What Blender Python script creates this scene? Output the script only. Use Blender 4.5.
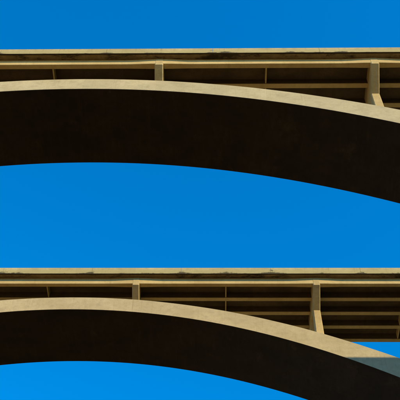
import bpy, bmesh, math, random
from mathutils import Matrix, Vector

R = random.Random(7)
sc = bpy.context.scene
for o in list(bpy.data.objects):
    bpy.data.objects.remove(o)
COL = sc.collection

# ------------------------------------------------------------------ camera
# A medium telephoto lens on the canyon floor, pitched steeply up at the twin bridges.
F_PX, PITCH, YAW, ROLL = 840.78, 0.9698, 0.0344, 0.0267
s, c = math.sin(YAW), math.cos(YAW)
sp, cp = math.sin(PITCH), math.cos(PITCH)
fwd = Vector((-s * cp, c * cp, sp))
rgt = Vector((c, s, 0))
upv = rgt.cross(fwd)
r2 = math.cos(ROLL) * rgt + math.sin(ROLL) * upv
u2 = -math.sin(ROLL) * rgt + math.cos(ROLL) * upv
cam = bpy.data.cameras.new('camera')
cam.sensor_width = 36
cam.lens = F_PX / 400 * 36
cam.clip_start = 0.1
cam.clip_end = 20000
co = bpy.data.objects.new('camera', cam)
COL.objects.link(co)
co.matrix_world = Matrix(((r2.x, u2.x, -fwd.x, 0), (r2.y, u2.y, -fwd.y, 0), (r2.z, u2.z, -fwd.z, 0), (0, 0, 0, 1)))
sc.camera = co

# ------------------------------------------------------------------ light
SUN_DIR = Vector((0.90, -1.0, 0.69)).normalized()       # towards the sun: behind the camera, to the right
elev = math.asin(SUN_DIR.z)
w = bpy.data.worlds.new('World')
sc.world = w
w.use_nodes = True
nt = w.node_tree
bg = nt.nodes['Background']
sky = nt.nodes.new('ShaderNodeTexSky')
sky.sky_type = 'NISHITA'
sky.sun_disc = False
sky.sun_elevation = elev
sky.sun_rotation = math.atan2(SUN_DIR.x, SUN_DIR.y)
sky.altitude = 600
sky.air_density = 1.25
sky.dust_density = 0.0
sky.ozone_density = 4.0
hs = nt.nodes.new('ShaderNodeHueSaturation')              # the photograph's saturated, polarised blue, alike over the whole sky
hs.inputs['Saturation'].default_value = 1.5
hs.inputs['Value'].default_value = 1.0
nt.links.new(sky.outputs[0], hs.inputs['Color'])
nt.links.new(hs.outputs[0], bg.inputs[0])
bg.inputs[1].default_value = 0.15
sun = bpy.data.lights.new('sun', 'SUN')
sun.energy = 3.05
sun.angle = math.radians(0.53)
sun.color = (1.0, 0.80, 0.45)
so = bpy.data.objects.new('sun', sun)
COL.objects.link(so)
so.rotation_euler = SUN_DIR.to_track_quat('Z', 'Y').to_euler()
so.location = (60, -120, 150)
sc.view_settings.view_transform = 'Standard'
sc.view_settings.look = 'None'
sc.view_settings.exposure = 1.0
sc.view_settings.gamma = 1.0
sc.view_settings.use_curve_mapping = False

# ------------------------------------------------------------------ materials
def new_mat(name, rough=0.85):
    m = bpy.data.materials.new(name)
    m.use_nodes = True
    b = m.node_tree.nodes['Principled BSDF']
    b.inputs['Roughness'].default_value = rough
    b.inputs['Specular IOR Level'].default_value = 0.25
    return m, m.node_tree, b

def noise(nt, vec, scale, detail=4, rough=0.6):
    n = nt.nodes.new('ShaderNodeTexNoise')
    n.inputs['Scale'].default_value = scale
    n.inputs['Detail'].default_value = detail
    n.inputs['Roughness'].default_value = rough
    nt.links.new(vec, n.inputs['Vector'])
    return n.outputs['Fac']

def mapping(nt, vec, scale, loc=(0, 0, 0)):
    n = nt.nodes.new('ShaderNodeMapping')
    n.inputs['Scale'].default_value = scale
    n.inputs['Location'].default_value = loc
    nt.links.new(vec, n.inputs['Vector'])
    return n.outputs[0]

def maprange(nt, v, a, b, lo, hi):
    n = nt.nodes.new('ShaderNodeMapRange')
    n.interpolation_type = 'SMOOTHSTEP'
    for k, x in zip((1, 2, 3, 4), (a, b, lo, hi)):
        n.inputs[k].default_value = x
    nt.links.new(v, n.inputs[0])
    return n.outputs[0]

def math_(nt, op, a, b=None):
    n = nt.nodes.new('ShaderNodeMath')
    n.operation = op
    for k, v in enumerate((a, b)):
        if v is None:
            continue
        if isinstance(v, (int, float)):
            n.inputs[k].default_value = v
        else:
            nt.links.new(v, n.inputs[k])
    return n.outputs[0]

def mixc(nt, fac, a, b):
    n = nt.nodes.new('ShaderNodeMix')
    n.data_type = 'RGBA'
    for key, v in ((0, fac), (6, a), (7, b)):
        if isinstance(v, (int, float)):
            n.inputs[key].default_value = v
        elif isinstance(v, tuple):
            n.inputs[key].default_value = v + (1,)
        else:
            nt.links.new(v, n.inputs[key])
    return n.outputs[2]

def bump(nt, b, h, dist, strength=0.5):
    n = nt.nodes.new('ShaderNodeBump')
    n.inputs['Distance'].default_value = dist
    n.inputs['Strength'].default_value = strength
    nt.links.new(h, n.inputs['Height'])
    nt.links.new(n.outputs[0], b.inputs['Normal'])

def concrete(name, base, dark, stain=0.0, stain_col=(0.02, 0.014, 0.008), streak=0.35, joint=3.8, seed=0.0, lip=None, boards=False):
    m, nt, b = new_mat(name)
    tobj = nt.nodes.new('ShaderNodeTexCoord').outputs['Object']
    tc = nt.nodes.new('ShaderNodeNewGeometry').outputs['Position']     # so the two bridges weather differently
    big = noise(nt, mapping(nt, tc, (0.22, 0.35, 0.35), (seed, 0, 0)), 1.0, 5)
    fine = noise(nt, tc, 5.0, 6, 0.7)
    col = mixc(nt, maprange(nt, big, 0.32, 0.72, 0, 1), base, dark)
    mid = noise(nt, mapping(nt, tc, (1.1, 1.1, 1.6), (seed * 2, 3, 0)), 1.0, 5, 0.65)
    col = mixc(nt, maprange(nt, mid, 0.42, 0.75, 0, 0.55), col, tuple(x * 0.72 for x in dark))
    # rain streaks: noise stretched down the face
    st = noise(nt, mapping(nt, tc, (2.6, 2.6, 0.12), (seed, 7, 0)), 1.0, 3, 0.7)
    col = mixc(nt, maprange(nt, st, 0.55, 0.8, 0, streak), col, tuple(x * 0.45 for x in dark))
    col = mixc(nt, maprange(nt, fine, 0.35, 0.75, 0.0, 0.35), col, tuple(x * 0.8 for x in dark))
    if boards:
        # transverse formwork boards and seepage marks running across the underside
        bd = noise(nt, mapping(nt, tc, (1.3, 0.22, 0.0), (seed, 1, 0)), 1.0, 4, 0.7)
        col = mixc(nt, maprange(nt, bd, 0.48, 0.85, 0, 0.5), col, tuple(x * 1.9 for x in base))
        bl = noise(nt, mapping(nt, tc, (0.35, 0.22, 0.0), (seed + 5, 1, 0)), 1.0, 6, 0.75)
        col = mixc(nt, maprange(nt, bl, 0.55, 0.75, 0, 0.8), col, tuple(x * 2.1 for x in base))
    if stain:
        sm = noise(nt, mapping(nt, tc, (0.26, 0.7, 1.1), (seed + 11, 0, 2)), 1.0, 6, 0.78)
        col = mixc(nt, maprange(nt, sm, 0.45, 0.64, 0, stain), col, stain_col)
    if lip is not None:
        # dirt creeping up from the drip edge in patches
        sz = nt.nodes.new('ShaderNodeSeparateXYZ')
        nt.links.new(tc, sz.inputs[0])
        ol = noise(nt, mapping(nt, tc, (0.5, 0.5, 1.2), (seed + 9, 0, 0)), 1.0, 4, 0.7)
        zz = math_(nt, 'ADD', math_(nt, 'SUBTRACT', sz.outputs[2], lip), math_(nt, 'MULTIPLY', math_(nt, 'SUBTRACT', ol, 0.5), 0.9))
        col = mixc(nt, maprange(nt, zz, 0.45, 0.95, 0.6, 0.0), col, (0.30, 0.25, 0.10))     # algae film on the lower face
        patch = noise(nt, mapping(nt, tc, (0.24, 0.013, 0.0), (seed + 3, 0, 0)), 1.0, 4)
        ragged = noise(nt, mapping(nt, tc, (0.6, 0.6, 2.4)), 1.0, 6, 0.75)
        reach = math_(nt, 'ADD', math_(nt, 'MULTIPLY', maprange(nt, patch, 0.45, 0.7, 0, 1), 0.55), math_(nt, 'MULTIPLY', math_(nt, 'SUBTRACT', ragged, 0.48), 1.1))
        so_ = nt.nodes.new('ShaderNodeSeparateXYZ')
        nt.links.new(tobj, so_.inputs[0])
        ph = math_(nt, 'FRACT', math_(nt, 'DIVIDE', math_(nt, 'SUBTRACT', so_.outputs[0], 7.822 - 22.87 / 4 - 22.87 / 4), 22.87 / 2))
        nearj = maprange(nt, math_(nt, 'ABSOLUTE', math_(nt, 'SUBTRACT', ph, 0.5)), 0.0, 0.09, 0.45, 0.0)
        reach = math_(nt, 'ADD', reach, math_(nt, 'MULTIPLY', nearj, maprange(nt, ragged, 0.4, 0.6, 0, 1)))
        hz = math_(nt, 'SUBTRACT', sz.outputs[2], lip)
        col = mixc(nt, maprange(nt, math_(nt, 'SUBTRACT', reach, hz), 0.0, 0.30, 0, 0.92), col, (0.016, 0.011, 0.005))
    if joint:
        sj = nt.nodes.new('ShaderNodeSeparateXYZ')
        nt.links.new(tobj, sj.inputs[0])
        seg = nt.nodes.new('ShaderNodeTexWhiteNoise')
        seg.noise_dimensions = '1D'
        nt.links.new(math_(nt, 'ADD', math_(nt, 'FLOOR', math_(nt, 'DIVIDE', sj.outputs[0], joint)), seed), seg.inputs['W'])
        col = mixc(nt, maprange(nt, seg.outputs['Value'], 0, 1, 0.0, 0.2), col, tuple(x * 0.72 for x in dark))   # pours of slightly different mix
    nt.links.new(col, b.inputs['Base Color'])
    hgt = math_(nt, 'ADD', fine, math_(nt, 'MULTIPLY', mid, 1.5))
    if joint:
        sep = nt.nodes.new('ShaderNodeSeparateXYZ')
        nt.links.new(tobj, sep.inputs[0])
        fr = math_(nt, 'FRACT', math_(nt, 'DIVIDE', sep.outputs[0], joint))
        ln = math_(nt, 'MULTIPLY', math_(nt, 'LESS_THAN', fr, 0.012), 0.4)
        hgt = math_(nt, 'SUBTRACT', hgt, math_(nt, 'MULTIPLY', ln, 2.0))
    bump(nt, b, hgt, 0.02, 0.6)
    return m

LIP = 80.55 + 1.47 + 1.12 - 0.05     # height of the parapet's drip edge
M_ARCH = concrete('arch_concrete', (0.435, 0.36, 0.215), (0.36, 0.293, 0.168), streak=0.4)
M_SOFFIT = concrete('shade_dark_soffit', (0.027, 0.019, 0.012), (0.014, 0.0098, 0.0068), streak=0, seed=4, boards=True)  # near-black concrete: the underside's shade is put into the colour
M_PARAPET = concrete('parapet_concrete', (0.43, 0.345, 0.175), (0.33, 0.26, 0.125), streak=0.6, seed=2, lip=LIP)
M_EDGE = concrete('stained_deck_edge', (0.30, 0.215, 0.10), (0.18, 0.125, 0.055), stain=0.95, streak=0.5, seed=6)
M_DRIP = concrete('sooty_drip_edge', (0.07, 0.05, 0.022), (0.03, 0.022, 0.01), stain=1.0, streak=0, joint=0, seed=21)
M_GIRDER = concrete('girder_concrete', (0.50, 0.375, 0.17), (0.42, 0.30, 0.125), streak=0.3, seed=9)
M_DECK = concrete('shade_dark_deck', (0.105, 0.07, 0.036), (0.06, 0.04, 0.02), streak=0.0, seed=12)  # shade of the bays under the deck painted into slab and webs
M_COLUMN = concrete('column_concrete', (0.44, 0.33, 0.15), (0.36, 0.262, 0.115), streak=0.35, joint=0, seed=15)
M_ROAD, nt_, b_ = new_mat('asphalt')
tc_ = nt_.nodes.new('ShaderNodeTexCoord').outputs['Object']
nt_.links.new(mixc(nt_, noise(nt_, tc_, 3, 6), (0.035, 0.035, 0.035), (0.07, 0.068, 0.065)), b_.inputs['Base Color'])

M_GROUND, nt_, b_ = new_mat('dry_canyon_ground', 0.95)
tc_ = nt_.nodes.new('ShaderNodeTexCoord').outputs['Object']
g1 = mixc(nt_, maprange(nt_, noise(nt_, tc_, 0.03, 6), 0.4, 0.65, 0, 1), (0.33, 0.20, 0.075), (0.24, 0.145, 0.055))
g2 = mixc(nt_, maprange(nt_, noise(nt_, tc_, 0.5, 5, 0.7), 0.52, 0.62, 0, 0.9), g1, (0.12, 0.095, 0.035))
nt_.links.new(g2, b_.inputs['Base Color'])
bump(nt_, b_, noise(nt_, tc_, 1.2, 6, 0.7), 0.3)

# ------------------------------------------------------------------ helpers
def link(name, bm, mats, parent=None):
    me = bpy.data.meshes.new(name)
    bmesh.ops.recalc_face_normals(bm, faces=bm.faces)
    bm.to_mesh(me)
    bm.free()
    for m in (mats if isinstance(mats, (list, tuple)) else [mats]):
        me.materials.append(m)
    o = bpy.data.objects.new(name, me)
    COL.objects.link(o)
    o.parent = parent
    return o

def add_box(bm, x0, x1, y0, y1, z0, z1, bev=0.0):
    vs = [bm.verts.new((x, y, z)) for x in (x0, x1) for y in (y0, y1) for z in (z0, z1)]
    fs = [bm.faces.new([vs[i] for i in q]) for q in
          ((0, 1, 3, 2), (4, 6, 7, 5), (0, 4, 5, 1), (2, 3, 7, 6), (0, 2, 6, 4), (1, 5, 7, 3))]
    if bev:
        es = list({e for f in fs for e in f.edges})
        bmesh.ops.bevel(bm, geom=es, offset=bev, segments=1, affect='EDGES')
    return fs

def add_loft(bm, rings, closed_ends=True):
    """rings: list of equally long vertex loops; skins them into a solid"""
    vr = [[bm.verts.new(p) for p in r] for r in rings]
    n = len(vr[0])
    for a, b in zip(vr, vr[1:]):
        for k in range(n):
            bm.faces.new((a[k], a[(k + 1) % n], b[(k + 1) % n], b[k]))
    if closed_ends:
        bm.faces.new(vr[0][::-1])
        bm.faces.new(vr[-1])

def add_tube(bm, pts, r, seg=10):
    rings = []
    pts = [Vector(p) for p in pts]
    for i, p in enumerate(pts):
        d = ((pts[min(i + 1, len(pts) - 1)] - p).normalized() + (p - pts[max(i - 1, 0)]).normalized()).normalized()
        a = d.cross(Vector((1, 0, 0)))
        a.normalize()
        b = d.cross(a)
        rings.append([p + r * (math.cos(t) * a + math.sin(t) * b) for t in [2 * math.pi * k / seg for k in range(seg)]])
    add_loft(bm, rings)

# ------------------------------------------------------------------ measurements of the bridges (metres, camera eye at z = 0)
ARCH_Y, GAP = 39.62, 30.44          # front face of the nearer arch, offset of the second bridge
CROWN_Z, CURV = 80.55, 0.0069       # top of arch at the crown, parabola
ARCH_W, ARCH_H, ARCH_G = 9.0, 2.273, 0.2767
OUT = 0.988                         # front girder face stands this far in front of the arch face
GS, GW, GH = 2.4013, 0.533, 1.12    # girder spacing, width, depth
GZ = 1.47                           # girder underside above the arch crown
COL0, CS = 7.822, 22.87             # first column from the crown, column spacing
OVER = 0.78                         # deck overhang beyond the girder
XC, STAG = -13.9, -4.16
HALF = 80.0                         # half span of the arch
DECK = 155.0
CAP_DROP, HAUNCH, FLARE, FLARE_L = 0.38, 0.09, 0.10, 3.4
SETB, CAP_TAPER = 2.45, 1.88         # columns stand back from the cap's tips, the cap deepens towards them
GROUND0 = -1.65

def arch_top(dx):
    return CROWN_Z - CURV * dx * dx
def arch_bot(dx):
    return arch_top(dx) - ARCH_H * (1 + ARCH_G * min((dx / 30) ** 2, 4.5))
def arch_w(dx):
    return ARCH_W

def terrain(x, y):
    d = abs(x - XC - 2 + 6 * math.sin(y * 0.013)) 
    t = max(0.0, d - 34)
    z = GROUND0
    prof = ((0, 0), (44, 36), (70, 62), (100, 80), (128, 83.5), (400, 84), (4000, 60))
    for (a, za), (b, zb) in zip(prof, prof[1:]):
        if a <= t <= b:
            k = (t - a) / (b - a)
            z += za + (zb - za) * k
            break
    else:
        z += 60
    amp = min(1, t / 30)
    z += amp * (1.6 * math.sin(x * 0.11 + y * 0.05) + 1.2 * math.sin(y * 0.13 - x * 0.06 + 1.3) + 0.7 * math.sin(x * .31 + y * .23))
    if d > 160:
        z -= min(2.0, (d - 160) / 20) 
    return z

# ------------------------------------------------------------------ ground
bm = bmesh.new()
def axis(c0):
    a = [-6000, -3500, -2000, -1200, -800, -560, -420, -330, -270]
    return [c0 + v for v in a] + [c0 - 240 + 4 * k for k in range(121)] + [c0 - v for v in reversed(a)]
gx, gy = axis(XC), axis(55)
grid = [[bm.verts.new((x, y, terrain(x, y))) for y in gy] for x in gx]
for i in range(len(gx) - 1):
    for j in range(len(gy) - 1):
        bm.faces.new((grid[i][j], grid[i + 1][j], grid[i + 1][j + 1], grid[i][j + 1]))
g = link('ground', bm, M_GROUND)
g['kind'] = 'structure'

# ------------------------------------------------------------------ one bridge
def make_bridge(label):
    """crown at local x = 0, front arch face at local y = 0, z as in the world"""
    root = bpy.data.objects.new('arch_bridge', None)
    COL.objects.link(root)
    root['label'] = label
    root['category'] = 'bridge'
    root['group'] = 'twin concrete arch bridges'
    return root

def build(root, X0, Y0):
    zb = CROWN_Z + GZ
    y0 = -OUT
    yr = y0 + 4 * GS + GW                   # rear face of the rear girder
    bents = [COL0 + k * CS for k in range(-7, 7)]
    bents = [b for b in bents if abs(b) < DECK - 12]
    near_bent = lambda x: min(abs(x - b) for b in bents)

    # arch rib: sides and top, with its underside as a sub-part
    n = 120
    xs = [-HALF + 2 * HALF * k / n for k in range(n + 1)]
    bm = bmesh.new()
    rows = []
    for x in xs:
        zt, z0, wd = arch_top(x) + R.uniform(-.012, .012), arch_bot(x), arch_w(x)
        ya, yb = (ARCH_W - wd) / 2, (ARCH_W + wd) / 2
        ch = 0.05
        rows.append([bm.verts.new(p) for p in ((x, ya, z0), (x, ya, zt - ch), (x, ya + ch, zt), (x, yb - ch, zt), (x, yb, zt - ch), (x, yb, z0))])
    for a, b in zip(rows, rows[1:]):
        for k in range(5):
            bm.faces.new((a[k], a[k + 1], b[k + 1], b[k]))
    bm.faces.new(rows[0])
    bm.faces.new(rows[-1])
    rib = link('arch_rib', bm, M_ARCH, root)
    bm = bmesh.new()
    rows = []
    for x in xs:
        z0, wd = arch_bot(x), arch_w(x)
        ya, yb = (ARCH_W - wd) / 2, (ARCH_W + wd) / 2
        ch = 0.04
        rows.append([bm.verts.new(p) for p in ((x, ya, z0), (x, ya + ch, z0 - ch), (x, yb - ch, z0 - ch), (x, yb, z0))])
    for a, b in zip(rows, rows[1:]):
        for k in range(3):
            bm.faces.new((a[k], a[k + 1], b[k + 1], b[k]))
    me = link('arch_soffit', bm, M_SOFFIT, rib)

    # deck slab and road
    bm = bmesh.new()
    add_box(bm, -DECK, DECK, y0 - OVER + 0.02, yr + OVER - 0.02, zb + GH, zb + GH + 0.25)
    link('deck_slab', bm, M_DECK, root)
    bm = bmesh.new()
    add_box(bm, -DECK, DECK, y0 - OVER + 0.45, yr + OVER - 0.45, zb + GH + 0.254, zb + GH + 0.32)
    link('road_surface', bm, M_ROAD, root)
    # overhang underside strips, stained
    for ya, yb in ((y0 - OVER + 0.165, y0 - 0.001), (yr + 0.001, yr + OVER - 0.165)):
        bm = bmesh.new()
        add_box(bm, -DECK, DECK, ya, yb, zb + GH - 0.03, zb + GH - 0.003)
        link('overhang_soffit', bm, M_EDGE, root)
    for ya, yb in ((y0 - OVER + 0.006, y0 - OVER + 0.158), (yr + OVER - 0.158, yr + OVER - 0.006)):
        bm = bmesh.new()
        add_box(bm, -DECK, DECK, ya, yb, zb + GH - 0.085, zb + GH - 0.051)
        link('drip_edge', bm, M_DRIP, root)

    # parapets, cast in lengths with open joints
    L = CS / 2
    k0 = -int(DECK // L)
    for side in (0, 1):
        ye = y0 - OVER if side == 0 else yr + OVER
        sg = 1 if side == 0 else -1
        x = COL0 - CS / 4 + k0 * L
        while x + L < DECK:
            bm = bmesh.new()
            zt = zb + GH + 1.12
            zl = zb + GH - 0.05
            prof = [(0, zl + 0.03), (0.03, zl), (0.16, zl), (0.16, zb + GH + 0.0), (0.18, zb + GH + 0.26), (0.40, zb + GH + 0.26), (0.27, zb + GH + 0.62),
                    (0.24, zt - 0.22), (0.26, zt - 0.16), (0.26, zt - 0.03), (0.23, zt), (-0.02, zt), (-0.045, zt - 0.03), (-0.045, zt - 0.19), (0.0, zt - 0.23)]
            prof[10:] = [(0.23, zt), (0.02, zt), (0.0, zt - 0.02)]
            m = 8
            rings = [[(x + 0.012 + (L - 0.024) * q / m, ye + sg * py, pz) for py, pz in prof] for q in range(m + 1)]
            add_loft(bm, rings)
            link('parapet_panel', bm, M_PARAPET, root)
            x += L

    # girders, the outer two widened and deepened over the columns
    for gi in range(5):
        ya = y0 + gi * GS
        yb = ya + GW
        st = {-DECK, DECK}
        if gi in (0, 4):
            for b in bents:
                st |= {b + sg * (0.48 + (FLARE_L - 0.48) * q / 8) for q in range(9) for sg in (-1, 1)}
        st |= {-DECK + 10 * k for k in range(1, int(DECK / 5))}
        rings, webs = [], []
        for x in sorted(st):
            t = max(0.0, min(1.0, 1 - (near_bent(x) - 0.48) / (FLARE_L - 0.48))) if gi in (0, 4) else 0
            t = 0.5 * t + 0.5 * t * t * (3 - 2 * t)
            fa = ya - (FLARE * t if gi == 0 else 0)
            fb = yb + (FLARE * t if gi == 4 else 0)
            z = zb - HAUNCH * t
            ch = 0.03
            zs = z + 0.10
            rings.append([(x, fa, z + ch), (x, fa + ch, z), (x, fb - ch, z), (x, fb, z + ch), (x, fb, zs), (x, fa, zs)])
            webs.append([(x, fa, zs), (x, fb, zs), (x, fb, zb + GH - 0.002), (x, fa, zb + GH - 0.002)])
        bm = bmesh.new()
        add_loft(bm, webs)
        gd = link('girder', bm, [M_DECK, M_GIRDER], root)  # webs take the dark tone that paints the shade between girders
        if gi in (0, 4):                    # the outer faces of the outer girders keep the pale concrete, without the painted shade
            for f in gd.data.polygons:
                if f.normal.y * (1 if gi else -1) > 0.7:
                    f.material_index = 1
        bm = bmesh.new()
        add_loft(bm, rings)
        link('girder_bottom', bm, M_GIRDER, gd)  # lowest strip of the girder, split off to stay paler than the shade-painted web

    # mid-span diaphragms between girders
    bm = bmesh.new()
    add_box(bm, -0.07, 0.07, 0.002, GS - GW - 0.002, 0.14, GH - 0.004)
    dme = link('diaphragm', bm, M_GIRDER, root)
    first = True
    for b in bents[:-1]:
        for gi in range(4):
            o = dme if first else dme.copy()
            if not first:
                COL.objects.link(o)
                o.parent = root
            first = False
            o.location = (b + CS / 2, y0 + gi * GS + GW, zb)

    # bents: hammerhead cap beam and two tapered columns
    CW = 0.90
    for b in bents:
        zc = zb - CAP_DROP                   # tip of the cap
        yt0, yt1 = y0 - FLARE - 0.03, yr + FLARE + 0.03
        ca, cb = y0 + SETB, yr - SETB        # outer faces of the two columns
        zr = zc - CAP_TAPER
        prof = [(yt0, zb + GH - 0.006), (yt0, zc), (ca, zr), (ca + 1.1, zr), (ca + 2.2, zc - 0.3), (cb - 2.2, zc - 0.3),
                (cb - 1.1, zr), (cb, zr), (yt1, zc), (yt1, zb + GH - 0.006)]
        ch = 0.085
        # chamfered lower edges: a wide core and narrower lower lips
        def inset(k):
            y, z = prof[k]
            if k in (0, len(prof) - 1):
                return (y + (ch if k == 0 else -ch), z)
            pa, pb = Vector(prof[k - 1]), Vector(prof[k + 1])
            p = Vector((y, z))
            d1, d2 = (p - pa).normalized(), (pb - p).normalized()
            n1, n2 = Vector((-d1.y, d1.x)), Vector((-d2.y, d2.x))
            m_ = (n1 + n2).normalized()
            return tuple(p + m_ * (ch / max(0.5, m_.dot(n1))))
        ins = [inset(k) for k in range(len(prof))]
        rings = [[(b - CW / 2, y, z) for y, z in ins], [(b - CW / 2 + ch, y, z) for y, z in prof],
                 [(b + CW / 2 - ch, y, z) for y, z in prof], [(b + CW / 2, y, z) for y, z in ins]]
        bm = bmesh.new()
        add_loft(bm, rings)
        link('cap_beam', bm, M_COLUMN, root)
        for yf in (ca, cb - 1.1):
            on_arch = abs(b) < HALF - 4
            zbot = arch_top(b) - 0.9 if on_arch else terrain(b + X0, Y0 + yf) - 2.0
            h = zr - zbot
            if h < 0.3:
                continue
            e = min(0.6, 0.01 * h)
            rings = []
            for z, q in ((zbot, 1), (zr + 0.15, 0)):
                xa, xb, ya, yb = b - CW / 2 - e * q, b + CW / 2 + e * q, yf + 0.002, yf + 1.098
                rings.append([(xa + ch, ya, z), (xb - ch, ya, z), (xb, ya + ch, z), (xb, yb - ch, z), (xb - ch, yb, z), (xa + ch, yb, z), (xa, yb - ch, z), (xa, ya + ch, z)])
            bm = bmesh.new()
            add_loft(bm, rings)
            link('column', bm, M_COLUMN, root)

    # abutments where the deck meets the canyon rim
    for sgn in (-1, 1):
        bm = bmesh.new()
        x = sgn * (DECK - 3)
        add_box(bm, x - 2.9, x + 2.9, y0 - 0.3, yr + 0.3, zb - 24, zb - 0.006, 0.05)
        link('abutment', bm, M_COLUMN, root)

b1 = make_bridge('nearer concrete arch bridge across the top, with the broader dark arch underside')
build(b1, XC, ARCH_Y)
b1.location = (XC, ARCH_Y, 0)
b2 = make_bridge('farther concrete arch bridge along the bottom, its pale arch side shaded blue at right')
build(b2, XC + STAG, ARCH_Y + GAP)
b2.location = (XC + STAG, ARCH_Y + GAP, 0)
